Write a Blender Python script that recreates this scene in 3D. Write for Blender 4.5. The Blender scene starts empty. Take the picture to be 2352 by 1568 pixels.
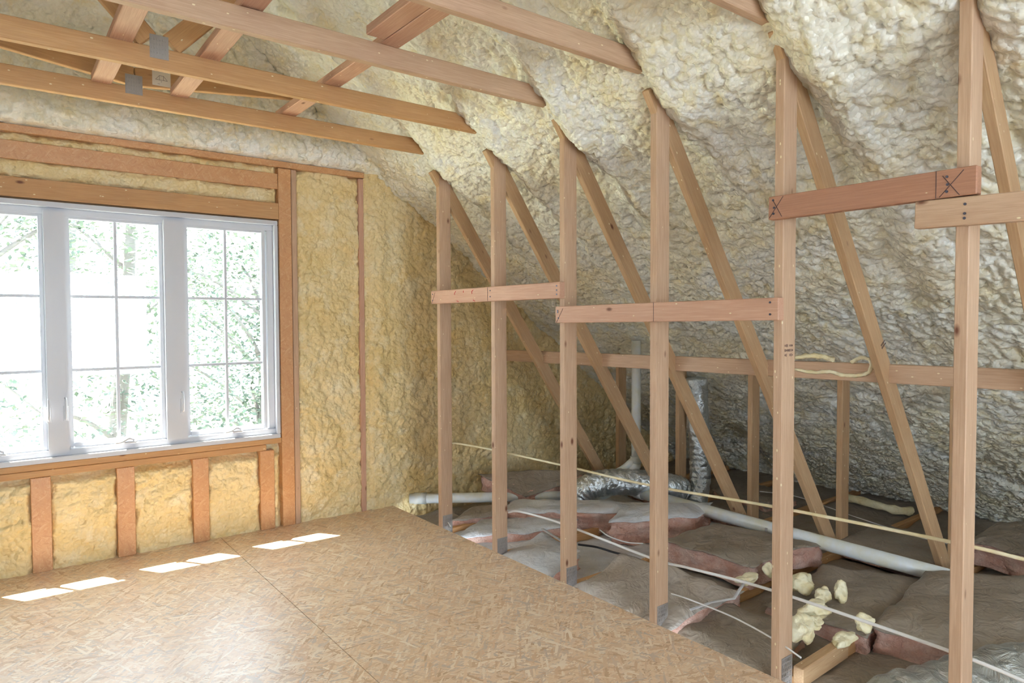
import bpy, bmesh, math, random
import numpy as np
from mathutils import Vector, Matrix, noise as mnoise
random.seed(7)
SC = bpy.context.scene
COL = SC.collection
# ---------------------------------------------------------------- camera
F_PX, YAW, PITCH, ROLL, HC = 1564.5865, 0.6581032, -0.0319103, -0.0039877, 1.378322
fw = Vector((math.sin(YAW)*math.cos(PITCH), math.cos(YAW)*math.cos(PITCH), math.sin(PITCH)))
rr = Vector((math.cos(YAW), -math.sin(YAW), 0)); uu = rr.cross(fw)
cr, sr = math.cos(ROLL), math.sin(ROLL)
RT, UP = rr*cr+uu*sr, -rr*sr+uu*cr
cam_d = bpy.data.cameras.new('camera'); cam = bpy.data.objects.new('camera', cam_d); COL.objects.link(cam)
cam_d.sensor_width = 36; cam_d.lens = 36*F_PX/2352; cam_d.clip_start = .02; cam_d.clip_end = 200
m3 = Matrix((RT, UP, -fw)).transposed(); M = m3.to_4x4(); M.translation = Vector((0, 0, HC)); cam.matrix_world = M
SC.camera = cam
# ---------------------------------------------------------------- light
SC.view_settings.view_transform = 'Standard'; SC.view_settings.look = 'None'
SC.view_settings.gamma = 1; SC.view_settings.use_curve_mapping = False
SC.view_settings.exposure = 1.50
SC.cycles.use_denoising = True
SC.cycles.max_bounces = 6; SC.cycles.diffuse_bounces = 4; SC.cycles.glossy_bounces = 2
SC.cycles.use_adaptive_sampling = True; SC.cycles.adaptive_threshold = .1; SC.cycles.adaptive_min_samples = 16
SC.render.use_persistent_data = False
SC.cycles.transmission_bounces = 6; SC.cycles.transparent_max_bounces = 8
SC.cycles.sample_clamp_indirect = 8
W = bpy.data.worlds.new('sky'); SC.world = W; W.use_nodes = True
bg = W.node_tree.nodes['Background']; bg.inputs[0].default_value = (.74, .87, 1, 1); bg.inputs[1].default_value = 4.6
sd = bpy.data.lights.new('sun', 'SUN'); sd.energy = 30; sd.angle = math.radians(.7); sd.color = (1, .93, .80)
sun = bpy.data.objects.new('sun', sd); COL.objects.link(sun)
sun.rotation_euler = Vector((.69, -1, -2.22)).to_track_quat('-Z', 'Y').to_euler()
def area(name, loc, rot, sx, sy, power, color, portal=False):
    d = bpy.data.lights.new(name, 'AREA'); d.shape = 'RECTANGLE'; d.size = sx; d.size_y = sy; d.energy = power; d.color = color
    if portal: d.cycles.is_portal = True
    o = bpy.data.objects.new(name, d); COL.objects.link(o); o.location = loc; o.rotation_euler = rot; return o
area('window_daylight_portal', (.605, 4.75, 1.33), (math.radians(-90), 0, 0), 1.9, 1.5, 1, (1, 1, 1), True)
area('rear_fill_light', (.6, -3.05, 1.35), (math.radians(90), 0, 0), 2.9, 1.5, .8, (.70, .85, 1))  # added fill lamp behind the camera; the rear window is assumed
area('left_fill_light', (-1.20, 1.2, 1.55), (0, math.radians(-90), 0), 1.1, 2.4, 4.5, (.66, .83, 1))  # added cool fill from the left; the dormer is only assumed
# ---------------------------------------------------------------- layout
XP, ZT = 2.372, 2.45                       # room face of the posts, underside of the ties
TY = [3.844-.61*i for i in range(6)]       # near face of each truss
YG = 4.519                                 # inner face of the gable studs
XC = .61
def ray(px, py): return fw*1.0+RT*((px-1176)/F_PX)-UP*((py-784)/F_PX)
def at(px, py, z):
    d = ray(px, py); t = (z-HC)/d.z; return Vector((0, 0, HC))+d*t
def aty(px, py, y):
    d = ray(px, py); return Vector((0, 0, HC))+d*(y/d.y)
def atx(px, py, x):
    d = ray(px, py); return Vector((0, 0, HC))+d*(x/d.x)
# ---------------------------------------------------------------- materials
def newmat(name):
    m = bpy.data.materials.new(name); m.use_nodes = True; nt = m.node_tree
    return m, nt, nt.nodes['Principled BSDF']
class NT:
    def __init__(s, nt): s.nt = nt
    def n(s, t, **k):
        nd = s.nt.nodes.new(t)
        for a, b in k.items(): setattr(nd, a, b)
        return nd
    def l(s, a, b): s.nt.links.new(a, b)
    def coord(s, kind='Object', scale=(1, 1, 1), rot=(0, 0, 0), rnd=False):
        tc = s.n('ShaderNodeTexCoord'); mp = s.n('ShaderNodeMapping'); src = tc.outputs[kind]
        if rnd:
            oi = s.n('ShaderNodeObjectInfo'); mu = s.n('ShaderNodeMath', operation='MULTIPLY'); mu.inputs[1].default_value = 37
            s.l(oi.outputs['Random'], mu.inputs[0]); ad = s.n('ShaderNodeVectorMath', operation='ADD')
            s.l(src, ad.inputs[0]); s.l(mu.outputs[0], ad.inputs[1]); src = ad.outputs[0]
        s.l(src, mp.inputs[0]); mp.inputs['Scale'].default_value = scale; mp.inputs['Rotation'].default_value = rot
        return mp.outputs[0]
    def noise(s, vec, scale, detail=3, rough=.5, dist=0):
        t = s.n('ShaderNodeTexNoise'); s.l(vec, t.inputs['Vector']); t.inputs['Scale'].default_value = scale
        t.inputs['Detail'].default_value = detail; t.inputs['Roughness'].default_value = rough; t.inputs['Distortion'].default_value = dist
        return t.outputs['Fac']
    def vor(s, vec, scale, feature='F1', out='Distance'):
        t = s.n('ShaderNodeTexVoronoi', feature=feature); s.l(vec, t.inputs['Vector']); t.inputs['Scale'].default_value = scale
        return t.outputs[out]
    def ramp(s, fac, stops, interp='LINEAR'):
        r = s.n('ShaderNodeValToRGB'); s.l(fac, r.inputs[0]); e = r.color_ramp; e.interpolation = interp
        while len(e.elements) < len(stops): e.elements.new(.5)
        for el, (p, c) in zip(e.elements, stops):
            el.position = p; el.color = (c, c, c, 1) if not isinstance(c, tuple) else c+(1,)
        return r.outputs[0]
    def mix(s, fac, a, b, mode='MIX'):
        m = s.n('ShaderNodeMixRGB', blend_type=mode)
        for v, i in ((fac, 0), (a, 1), (b, 2)):
            if isinstance(v, (int, float)): m.inputs[i].default_value = v
            elif isinstance(v, tuple): m.inputs[i].default_value = v+(1,)
            else: s.l(v, m.inputs[i])
        return m.outputs[0]
    def math(s, op, a, b=0, clamp=False):
        m = s.n('ShaderNodeMath', operation=op, use_clamp=clamp)
        for v, i in ((a, 0), (b, 1)):
            if isinstance(v, (int, float)): m.inputs[i].default_value = v
            else: s.l(v, m.inputs[i])
        return m.outputs[0]
    def bump(s, h, bsdf, strength=.5, dist=.01):
        b = s.n('ShaderNodeBump'); b.inputs['Strength'].default_value = strength; b.inputs['Distance'].default_value = dist
        s.l(h, b.inputs['Height']); s.l(b.outputs[0], bsdf.inputs['Normal'])
def wood(name, c1, c2, dark, specks=True, sprayed=0.0):
    m, nt, b = newmat(name); g = NT(nt)
    v = g.coord('Object', (1.2, 14, 14), rnd=True)
    n1 = g.noise(v, 5, 4, .55, 1.2)
    v2 = g.coord('Object', (3, 90, 90), rnd=True)
    n2 = g.noise(v2, 2.5, 2, .6)
    col = g.mix(g.ramp(n1, [(.3, 0), (.7, 1)]), c1, c2)
    col = g.mix(g.ramp(n2, [(.35, .0), (.6, .34)]), col, dark)
    big = g.noise(g.coord('Object', (1, 3, 3), rnd=True), 2.2, 2)
    col = g.mix(g.ramp(big, [(.35, .28), (.65, 0)]), col, dark)
    kv = g.coord('Object', (5.2, 11, 11), rnd=True)
    kd = g.vor(kv, 1.0); kn = g.ramp(kd, [(.05, 1), (.085, .55), (.13, 0)])
    kc = g.n('ShaderNodeSeparateColor'); g.l(g.vor(kv, 1.0, out='Color'), kc.inputs[0]); kn = g.math('MULTIPLY', kn, g.math('GREATER_THAN', kc.outputs[0], .62))
    col = g.mix(kn, col, (.16, .055, .025))
    if specks:
        sv = g.coord('Object', (22, 42, 42), rnd=True); sdist = g.vor(sv, 1.0)
        rc = g.vor(sv, 1.0, out='Color'); sel = g.math('GREATER_THAN', rc, .72)
        sp = g.math('MULTIPLY', g.ramp(sdist, [(.10, 1), (.14, 0)]), sel)
        col = g.mix(sp, col, (.80, .70, .46))
    g.l(col, b.inputs['Base Color']); b.inputs['Roughness'].default_value = .62
    g.bump(n2, b, .25, .002)
    return m
MW = wood('spruce_lumber', (.58, .39, .26), (.66, .46, .31), (.40, .23, .13))
MWo = wood('amber_spruce_lumber', (.58, .32, .13), (.64, .38, .18), (.40, .19, .07))
MWp = wood('pink_fir_lumber', (.64, .38, .26), (.68, .43, .30), (.42, .20, .12))
MWy = wood('foam_dusted_lumber', (.54, .34, .18), (.62, .42, .24), (.38, .21, .10))
MWr = wood('red_fir_lumber', (.48, .24, .14), (.53, .28, .17), (.30, .13, .08))
def foam(name, c1, c2, c3, gloss=.30, bs=.5):
    m, nt, b = newmat(name); g = NT(nt)
    v = g.coord('Object')
    n1 = g.noise(v, 2.2, 5, .6, .6); n2 = g.noise(v, 9, 4, .6, .4)
    col = g.mix(g.ramp(n1, [(.38, 0), (.62, 1)]), c1, c2)
    col = g.mix(g.ramp(n2, [(.5, 0), (.72, .75)]), col, c3)
    g.l(col, b.inputs['Base Color']); b.inputs['Roughness'].default_value = gloss
    t = g.n('ShaderNodeTexVoronoi', feature='F1'); t.inputs['Scale'].default_value = 46
    wv = g.n('ShaderNodeVectorMath', operation='ADD'); nn = g.n('ShaderNodeTexNoise'); g.l(v, nn.inputs['Vector']); nn.inputs['Scale'].default_value = 24
    sc = g.n('ShaderNodeVectorMath', operation='SCALE'); sc.inputs['Scale'].default_value = .018; g.l(nn.outputs['Color'], sc.inputs[0])
    g.l(v, wv.inputs[0]); g.l(sc.outputs[0], wv.inputs[1]); g.l(wv.outputs[0], t.inputs['Vector'])
    h = g.math('ADD', g.math('MULTIPLY', t.outputs['Distance'], -1), g.math('MULTIPLY', g.noise(v, 90, 2), .10))
    g.bump(h, b, bs, .014)
    return m
MFr = foam('roof_spray_foam', (.80, .80, .75), (.81, .76, .60), (.78, .67, .38))
MFg = foam('gable_spray_foam', (.84, .68, .38), (.80, .60, .27), (.86, .76, .52), .4, .5)  # aged golden foam, with the warm window-side glow also put into its colour
MFu = foam('upper_gable_spray_foam', (.90, .87, .79), (.88, .81, .62), (.84, .68, .35))  # whiter than the foam below: light bounced off the floor is painted in
MFc = foam('foam_offcut', (.88, .82, .62), (.86, .76, .45), (.80, .62, .28), .55, .4)
def osb(name, tones, tint=1.0, scale=1.0):
    m, nt, b = newmat(name); g = NT(nt)
    col = None; best = None; nz = g.noise(g.coord('Object'), 6, 2)
    for k, (ang, sx, sy) in enumerate([(.3, 9, 60), (-.75, 12, 78), (1.25, 10, 66), (2.2, 13, 90), (.9, 24, 150), (-.2, 30, 170)]):
        v = g.coord('Object', (sx*scale, sy*scale, 30*scale), (0, 0, 0))
        # rotate first, then stretch
        mp = g.n('ShaderNodeMapping'); tc = g.n('ShaderNodeTexCoord'); g.l(tc.outputs['Object'], mp.inputs[0]); mp.inputs['Rotation'].default_value = (0, 0, ang)
        mp2 = g.n('ShaderNodeMapping'); g.l(mp.outputs[0], mp2.inputs[0]); mp2.inputs['Scale'].default_value = (sx*scale, sy*scale, 1); mp2.inputs['Location'].default_value = (k*7.3, k*3.1, 0)
        t = g.n('ShaderNodeTexVoronoi', voronoi_dimensions='2D'); t.inputs['Scale'].default_value = 1; g.l(mp2.outputs[0], t.inputs['Vector'])
        sp = g.n('ShaderNodeSeparateColor'); g.l(t.outputs['Color'], sp.inputs[0])
        c = g.ramp(sp.outputs[1], [(i/(len(tones)-1), q) for i, q in enumerate(tones)])
        hgt = g.math('SUBTRACT', sp.outputs[0], g.math('MULTIPLY', t.outputs['Distance'], .35))
        if col is None: col, best = c, hgt
        else:
            gt = g.math('GREATER_THAN', hgt, best); col = g.mix(gt, col, c); best = g.math('MAXIMUM', best, hgt)
    big = g.noise(g.coord('Object'), 2.5, 3)
    col = g.mix(g.ramp(big, [(.35, .22), (.65, 0)]), col, tones[1])
    g.l(col, b.inputs['Base Color']); b.inputs['Roughness'].default_value = .36; b.inputs['Specular IOR Level'].default_value = .8
    g.bump(best, b, .22, .003)
    return m
MOS = osb('osb_floor_panel', [(.54, .33, .18), (.73, .49, .31), (.82, .60, .40), (.90, .76, .60), (.75, .52, .33), (.57, .46, .38), (.86, .63, .43)])
MOX = osb('engineered_stud_lumber', [(.55, .26, .10), (.64, .34, .15), (.58, .28, .11), (.68, .40, .20)], scale=1.6)
def plain(name, col, rough=.5, metal=0, bumps=None, var=None):
    m, nt, b = newmat(name); g = NT(nt)
    b.inputs['Base Color'].default_value = col+(1,); b.inputs['Roughness'].default_value = rough; b.inputs['Metallic'].default_value = metal
    if var:
        n = g.noise(g.coord('Object'), var[0], 4, .6); g.l(g.mix(g.ramp(n, [(.4, 0), (.65, 1)]), col, var[1]), b.inputs['Base Color'])
    if bumps: g.bump(g.noise(g.coord('Object'), bumps[0], bumps[3] if len(bumps) > 3 else 4, .6, .5), b, bumps[1], bumps[2])
    return m
MV = plain('white_vinyl', (.60, .61, .66), .35)
MPVC = plain('white_pvc', (.70, .73, .75), .32, var=(7, (.66, .64, .52)))
MCAB = plain('white_cable_jacket', (.80, .80, .80), .4)
MCAY = plain('cream_cable_jacket', (.74, .64, .38), .45, var=(9, (.82, .76, .56)))
MBLK = plain('black_cable_jacket', (.02, .02, .025), .4)
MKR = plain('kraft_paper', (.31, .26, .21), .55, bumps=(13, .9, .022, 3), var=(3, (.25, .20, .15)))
MKR3 = plain('creased_half_lit_kraft', (.46, .41, .36), .5, bumps=(11, 1.0, .03, 3), var=(3, (.38, .32, .26)))  # kraft lightened partway, daylight on the crumpled batt put into the colour
MKR2 = plain('lit_kraft_grey_strip', (.60, .61, .64), .5, bumps=(13, .8, .02, 3), var=(3, (.52, .49, .47)))  # kraft with bluish daylight painted in; plain grey for the paper strips
MPK = plain('pink_fiberglass', (.66, .36, .27), .9, bumps=(60, .9, .02, 6), var=(10, (.78, .55, .46)))
MPL = plain('galvanised_plate', (.36, .33, .31), .45, .35, bumps=(140, .5, .003))
MNAIL = plain('dark_nail_steel', (.10, .10, .13), .4, .6)
MPEN = plain('pencil_grey', (.10, .06, .06), .8)
MRED = plain('red_marker', (.62, .05, .06), .7)
MPAPER = plain('card_paper', (.74, .66, .56), .7)
MDRY = plain('grey_ceiling_board', (.32, .29, .26), .9)
MBARK = plain('pale_bark', (.15, .14, .135), .9, bumps=(12, .6, .02), var=(4, (.12, .11, .10)))
MLEAF = plain('green_leaves', (.07, .105, .075), .6, var=(2.5, (.15, .18, .14)))
MGRASS = plain('lawn_grass', (.36, .40, .28), .9, var=(1, (.46, .46, .36)))
MSHE = plain('unseen_wall_dark', (.26, .19, .13), .8, var=(3, (.20, .14, .10)))  # dark colour given to the unseen walls to cut light bounced back
MSID = plain('house_siding', (.6, .6, .58), .7)
def foil():
    m, nt, b = newmat('silver_duct_foil'); g = NT(nt)
    b.inputs['Base Color'].default_value = (.62, .66, .68, 1); b.inputs['Metallic'].default_value = .85; b.inputs['Roughness'].default_value = .28
    v = g.coord('Object'); n = g.noise(v, 9, 5, .6, 1.5); w = g.vor(g.coord('Object', (1, 1, 1)), 16, 'DISTANCE_TO_EDGE')
    g.bump(g.math('ADD', n, g.math('MULTIPLY', w, .5)), b, .8, .03); return m
MFO = foil()
def glass():
    m, nt, b = newmat('window_glass'); g = NT(nt)
    tr = g.n('ShaderNodeBsdfTransparent'); gl = g.n('ShaderNodeBsdfGlossy'); gl.inputs['Roughness'].default_value = .02
    mx = g.n('ShaderNodeMixShader')
    tr.inputs[0].default_value = (.95, .97, .97, 1)
    mx.inputs[0].default_value = .06; g.l(tr.outputs[0], mx.inputs[1]); g.l(gl.outputs[0], mx.inputs[2]); g.l(mx.outputs[0], nt.nodes['Material Output'].inputs[0])
    return m
MGL = glass()
# ---------------------------------------------------------------- builders
def link(name, me, mat, parent=None, mw=None):
    o = bpy.data.objects.new(name, me); COL.objects.link(o)
    if mat: me.materials.append(mat)
    if mw is not None: o.matrix_world = mw
    if parent is not None:
        o.parent = parent; o.matrix_parent_inverse = Matrix.Translation(parent.location).inverted()
    return o
def tag(o, label=None, cat=None, group=None, kind=None):
    if label: o['label'] = label
    if cat: o['category'] = cat
    if group: o['group'] = group
    if kind: o['kind'] = kind
    return o
def thing(name, loc, label, cat, group=None):
    o = bpy.data.objects.new(name, None); COL.objects.link(o); o.location = loc; o.empty_display_size = .1
    return tag(o, label, cat, group)
def box_me(name, sx, sy, sz, bev=.002, cuts=0):
    bm = bmesh.new(); bmesh.ops.create_cube(bm, size=1); bmesh.ops.scale(bm, vec=(sx, sy, sz), verts=bm.verts)
    if bev: bmesh.ops.bevel(bm, geom=bm.edges[:], offset=min(bev, sx*.3, sy*.3, sz*.3), segments=1, affect='EDGES')
    me = bpy.data.meshes.new(name); bm.to_mesh(me); bm.free(); return me
def box(name, lo, hi, mat, parent=None, bev=.002):
    lo, hi = Vector(lo), Vector(hi); s = hi-lo
    return link(name, box_me(name, s.x, s.y, s.z, bev), mat, parent, Matrix.Translation((lo+hi)/2))
def lumber(name, a, b, wid, wdir, thk, mat, parent=None):
    """board from a to b (centre line); wdir = direction of its wide side"""
    a, b = Vector(a), Vector(b); d = b-a; L = d.length; x = d.normalized(); y = (Vector(wdir)-x*Vector(wdir).dot(x)).normalized(); z = x.cross(y)
    me = box_me(name, L, wid, thk, .003); mw = Matrix((x, y, z)).transposed().to_4x4(); mw.translation = (a+b)/2
    return link(name, me, mat, parent, mw)
def mesh_from(name, V, Fq, smooth=True):
    V = np.asarray(V, dtype=np.float32); Fq = np.asarray(Fq, dtype=np.int32)
    me = bpy.data.meshes.new(name); me.vertices.add(len(V)); me.vertices.foreach_set('co', V.ravel())
    k = Fq.shape[1]; me.loops.add(Fq.size); me.loops.foreach_set('vertex_index', Fq.ravel())
    me.polygons.add(len(Fq)); me.polygons.foreach_set('loop_start', np.arange(0, Fq.size, k, dtype=np.int32))
    me.update(calc_edges=True); me.validate()
    if smooth: me.polygons.foreach_set('use_smooth', np.ones(len(me.polygons), dtype=bool))
    return me
def tube_me(name, pts, rad, seg=14, rib=None, cap=True, flat=1.0):
    pts = [Vector(p) for p in pts]; V = []; Fq = []
    up = Vector((0, 0, 1)); prev = None
    for i, p in enumerate(pts):
        t = (pts[min(i+1, len(pts)-1)]-pts[max(i-1, 0)]).normalized()
        if prev is None:
            n = t.cross(up if abs(t.z) < .9 else Vector((1, 0, 0))).normalized()
        else: n = (prev-t*prev.dot(t)).normalized()
        prev = n; bn = t.cross(n)
        for k in range(seg):
            a = 2*math.pi*k/seg; r = rad(i, a) if callable(rad) else rad
            V.append(p+n*math.cos(a)*r+bn*math.sin(a)*r*flat)
    for i in range(len(pts)-1):
        for k in range(seg):
            k2 = (k+1) % seg; Fq.append((i*seg+k, i*seg+k2, (i+1)*seg+k2, (i+1)*seg+k))
    me = bpy.data.meshes.new(name); fc = [tuple(f) for f in Fq]
    if cap: fc += [tuple(range(seg-1, -1, -1)), tuple((len(pts)-1)*seg+k for k in range(seg))]
    me.from_pydata([tuple(v) for v in V], [], fc); me.update()
    for f in me.polygons: f.use_smooth = len(f.vertices) == 4
    return me
def smooth_path(pts, n=8):
    pts = [Vector(p) for p in pts]; P = [pts[0]*2-pts[1]]+pts+[pts[-1]*2-pts[-2]]; out = []
    for i in range(1, len(P)-2):
        for k in range(n):
            t = k/n; a, b, c, d = P[i-1:i+3]
            out.append(.5*((2*b)+(c-a)*t+(2*a-5*b+4*c-d)*t*t+(3*b-a-3*c+d)*t**3))
    out.append(pts[-1]); return out
# numpy noise on 2D parameter planes
def h2(ix, iy, s):
    n = (ix.astype(np.int64)*374761393+iy.astype(np.int64)*668265263+s*982451653) & 0x7fffffff
    n = ((n ^ (n >> 13))*1274126177) & 0x7fffffff; n = n ^ (n >> 16)
    return (n & 0xffff)/65535.0
def vnoise(x, y, s=0):
    ix, iy = np.floor(x), np.floor(y); fx, fy = x-ix, y-iy; fx = fx*fx*(3-2*fx); fy = fy*fy*(3-2*fy)
    a, b, c, d = h2(ix, iy, s), h2(ix+1, iy, s), h2(ix, iy+1, s), h2(ix+1, iy+1, s)
    return (a*(1-fx)+b*fx)*(1-fy)+(c*(1-fx)+d*fx)*fy
def fbm(x, y, s=0, o=4):
    r = 0; a = .5
    for k in range(o): r = r+a*vnoise(x*2**k, y*2**k, s+k*17); a *= .5
    return r
def worley(x, y, s=0):
    ix, iy = np.floor(x), np.floor(y); best = np.full(x.shape, 9.0)
    for dx in (-1, 0, 1):
        for dy in (-1, 0, 1):
            cx, cy = ix+dx, iy+dy; px = cx+h2(cx, cy, s); py = cy+h2(cx, cy, s+5)
            best = np.minimum(best, (px-x)**2+(py-y)**2)
    return best
def popcorn(u, v, s=0, k=1.0):
    """blistered sprayed-foam relief in metres, roughly 0..0.07"""
    wu = u+.022*(fbm(u*14, v*14, s+1, 2)-.5)+.14*(fbm(u*2.5, v*2.5, s+2, 2)-.5); wv = v+.022*(fbm(u*14, v*14, s+3, 2)-.5)+.14*(fbm(u*2.5, v*2.5, s+4, 2)-.5)
    dome = lambda q: np.sqrt(np.clip(1-q/.36, 0, 1))
    d1 = dome(worley(wu*31, wv*31, s)); d2 = dome(worley(wu*14, wv*14, s+9)); d3 = dome(worley(wu*5, wv*5, s+11)*.7)
    mask = .35+1.0*fbm(u*3, v*3, s+21)
    mask2 = fbm(u*5+9, v*5, s+61)
    return k*(.0135*d1*(.45+1.1*mask2)+.018*d2*mask+.023*d3*mask+.05*(fbm(u*1.6, v*1.6, s+31)-.45))
def grid_faces(nu, nv, keep=None):
    i, j = np.meshgrid(np.arange(nu-1), np.arange(nv-1), indexing='ij'); a = i*nv+j
    f = np.stack([a, a+nv, a+nv+1, a+1], -1).reshape(-1, 4)
    return f if keep is None else f[keep[:-1, :-1].reshape(-1)]
# ---------------------------------------------------------------- setting: floor
def make_floor():
    bm = bmesh.new()
    def slab(x0, x1, y0, y1, z0=-.018, z1=0):
        r = bmesh.ops.create_cube(bm, size=1); v = r['verts']
        bmesh.ops.scale(bm, vec=(x1-x0, y1-y0, z1-z0), verts=v); bmesh.ops.translate(bm, vec=((x0+x1)/2, (y0+y1)/2, (z0+z1)/2), verts=v)
    g = .0016
    xs = [-1.285, -.065, 1.155, 2.372]; ys = {0: [-2.9, .22, 2.66-1.22, 4.62], 1: [-2.9, -1.0, 1.44-.6, 4.62], 2: [-2.9, .22, 2.658, 4.62]}
    for i in range(3):
        yy = ys[i]
        for k in range(3): slab(xs[i]+g, xs[i+1]-g, yy[k]+g, yy[k+1]-g)
    slab(-1.285, 2.36, -2.9, 4.62, -.03, -.0185)
    me = bpy.data.meshes.new('floor'); bm.to_mesh(me); bm.free(); return me
tag(link('floor', make_floor(), MOS), 'oriented strand board subfloor with sunlight patches by the window', kind='structure')
box('floor_eaves', (2.2, -2.9, -.20), (6.6, 4.75, -.165), MDRY)['kind'] = 'structure'
# ---------------------------------------------------------------- setting: sloped foam ceiling
SL = .75; CS = 1/math.hypot(1, SL)
def zroof(x): return 2.42-SL*(x-2.35)
def roof():
    st = .0085; Lx0, Lx1 = XC, 6.05; y0, y1 = .35, 4.60
    nu = int((Lx1-Lx0)/CS/st)+1; nv = int((y1-y0)/st)+1
    u, v = np.meshgrid(np.linspace(0, (Lx1-Lx0)/CS, nu), np.linspace(y0, y1, nv), indexing='ij')
    x = Lx0+u*CS; z = zroof(x); d = popcorn(u, v, 3, 1.0)
    for i, ty in enumerate(TY+[TY[-1]-.61]):        # foam swells against one side of every rafter, with a crease beside it
        q = v-(ty+.019); w = .02*(fbm(u*3, v*0+i, 77)-.5)*3
        fade = 1/(1+np.exp((x-3.3-1.2*(h2(np.full(1, i), np.zeros(1), 3)[0]-.5))/.25)); d += fade*(.060*np.exp(-((q+.15+w*2)/.085)**2)*(fbm(u*2.2, v*0+i*5, 91)*1.6) - .030*np.exp(-((q+w)/.045)**2)*fbm(u*4, v*3, 95)*1.6)
    d += .022*(x < 2.5)*0
    d -= .10*np.exp(-((x-5.15)/.28)**2-((v-3.45)/.22)**2)
    # fillet where slope meets the tie level
    d += .026*np.exp(-((x-2.40)/.16)**2)
    nx, nz = -SL*CS, -CS
    V = np.stack([x+nx*d, v, z+nz*d], -1).reshape(-1, 3)
    return mesh_from('roof_slope', V, grid_faces(nu, nv)[:, ::-1])
tag(link('ceiling', roof(), MFr), 'sloping roof underside thickly coated in pale sprayed foam', kind='structure')
def coarse(name, P, U, Vv, n, m, mat, seed, amp=.8, flip=False):
    P, U, Vv = map(lambda q: np.array(q, float), (P, U, Vv)); lu, lv = np.linalg.norm(U), np.linalg.norm(Vv)
    nrm = np.cross(U/lu, Vv/lv); nrm *= -1 if flip else 1
    u, v = np.meshgrid(np.linspace(0, 1, n), np.linspace(0, 1, m), indexing='ij'); d = popcorn(u*lu, v*lv, seed, amp)
    V = P+u[..., None]*U+v[..., None]*Vv+nrm*d[..., None]
    return tag(link(name, mesh_from(name, V.reshape(-1, 3), grid_faces(n, m)), mat), kind='structure')
zr = zroof(XC)
coarse('ceiling', (XC, .40, zr), (0, -3.35, 0), (5.44, 0, -SL*5.44), 80, 150, MFr, 5)
coarse('ceiling', (XC, 4.62, zr), (-2.1, 0, -SL*2.1), (0, -7.6, 0), 90, 240, MFr, 8)
coarse('wall_left', (-1.285, -2.95, -.03), (0, 7.6, 0), (0, 0, 2.5), 200, 80, MSHE, 12)
def plainwall(name, pts, mat):
    me = bpy.data.meshes.new(name); n = len(pts); t = .06
    me.from_pydata([tuple(p) for p in pts]+[(p[0], p[1]-t, p[2]) for p in pts], [], [tuple(range(n)), tuple(range(2*n-1, n-1, -1))]+[(i, (i+1) % n, n+(i+1) % n, n+i) for i in range(n)])
    return tag(link(name, me, mat), kind='structure')
# rear gable wall (behind the camera) round an assumed window opening
for pts in [[(-1.3, -3.0, -.2), (6.6, -3.0, -.2), (6.6, -3.0, .55), (-1.3, -3.0, .55)],
            [(-1.3, -3.0, .55), (-.85, -3.0, .55), (-.85, -3.0, 2.1), (-1.3, -3.0, 2.1)],
            [(2.05, -3.0, .55), (6.6, -3.0, .55), (2.05, -3.0, 2.9)],
            [(-1.3, -3.0, 2.1), (2.05, -3.0, 2.1), (2.05, -3.0, 2.9), (.6, -3.0, 3.8), (-1.3, -3.0, 2.6)]]:
    plainwall('wall_rear', pts, MSHE)
# ---------------------------------------------------------------- gable wall foam
STUDS = [(.175-.41*k, .268-.41*k) for k in (3, 2, 1, 0)]+[(.175+.41*k, .268+.41*k) for k in (1, 2, 3)]
WX0, WX1, WZ0, WZ1 = -.33, 1.54, .600, 2.035
def gable():
    st = .0095; x0, x1, z0, z1 = -1.28, 6.0, -.15, 3.75
    nu = int((x1-x0)/st)+1; nv = int((z1-z0)/st)+1
    x, z = np.meshgrid(np.linspace(x0, x1, nu), np.linspace(z0, z1, nv), indexing='ij')
    smooth = np.where(z > 2.43, 1.45, np.where(x > 1.68, .8, .62))
    d = popcorn(x, z, 40, 1.0)*smooth
    # right of the last wall stud the foam keeps a stringy vertical rim
    d += .03*np.exp(-((x-2.27)/.05)**2)*fbm(x*8, z*12, 51)*(z < 2.4)
    # bays: foam is dished level with the studs, swelling mid bay
    base = np.full(x.shape, .004)
    base = np.where((z > 2.43), -.035-.05*np.clip((z-2.43)/.25, 0, 1)*0-.03*np.exp(-((z-2.56)/.12)**2), base)
    base = np.where(x > 2.2, base-.02, base)
    y = YG+base+.030-d
    def band(lo, hi, v, w=.012): return 1/(1+np.exp(-(v-lo)/w*2))*1/(1+np.exp((v-hi)/w*2))
    rag = .034*(fbm(x*13, z*13, 63, 5)-.5)*2; rag = np.where(z < 2.2, rag*.8, rag)
    hide = np.zeros(x.shape)
    low = z < .53
    for a, b in STUDS: hide = np.maximum(hide, band(a+rag+.004, b-rag-.004, x)*low)
    hide = np.maximum(hide, band(1.538, 1.668, x-rag*.3))*(z < 2.44)
    hide = np.maximum(hide, band(2.128, 2.150, x+rag*.5, .006)*(z < 2.42))
    hide = np.maximum(hide, band(2.388, 2.43, z+rag)*(x < 2.16))
    hide = np.maximum(hide, band(2.255, 2.335, z+rag*.6)*(x < 1.56)*(.25+.75*(fbm(x*9, z*30, 71) > .40)))
    hide = np.maximum(hide, band(2.05, 2.155, z+rag*.4)*(x < 1.56))
    hide = np.maximum(hide, band(.49, .60, z)*(x < 1.56))
    y = y+hide*.05
    keep = ~((x > WX0-.02) & (x < WX1+.02) & (z > WZ0-.02) & (z < WZ1+.02)) & (z < zroof(x)+.25) & (z < zroof(2*XC-x)+.25)
    V = np.stack([x, y, z], -1).reshape(-1, 3); return mesh_from('gable_foam', V, grid_faces(nu, nv, keep)), V, keep, nu, nv
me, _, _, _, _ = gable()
me.materials.append(MFg); me.materials.append(MFu)
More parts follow.
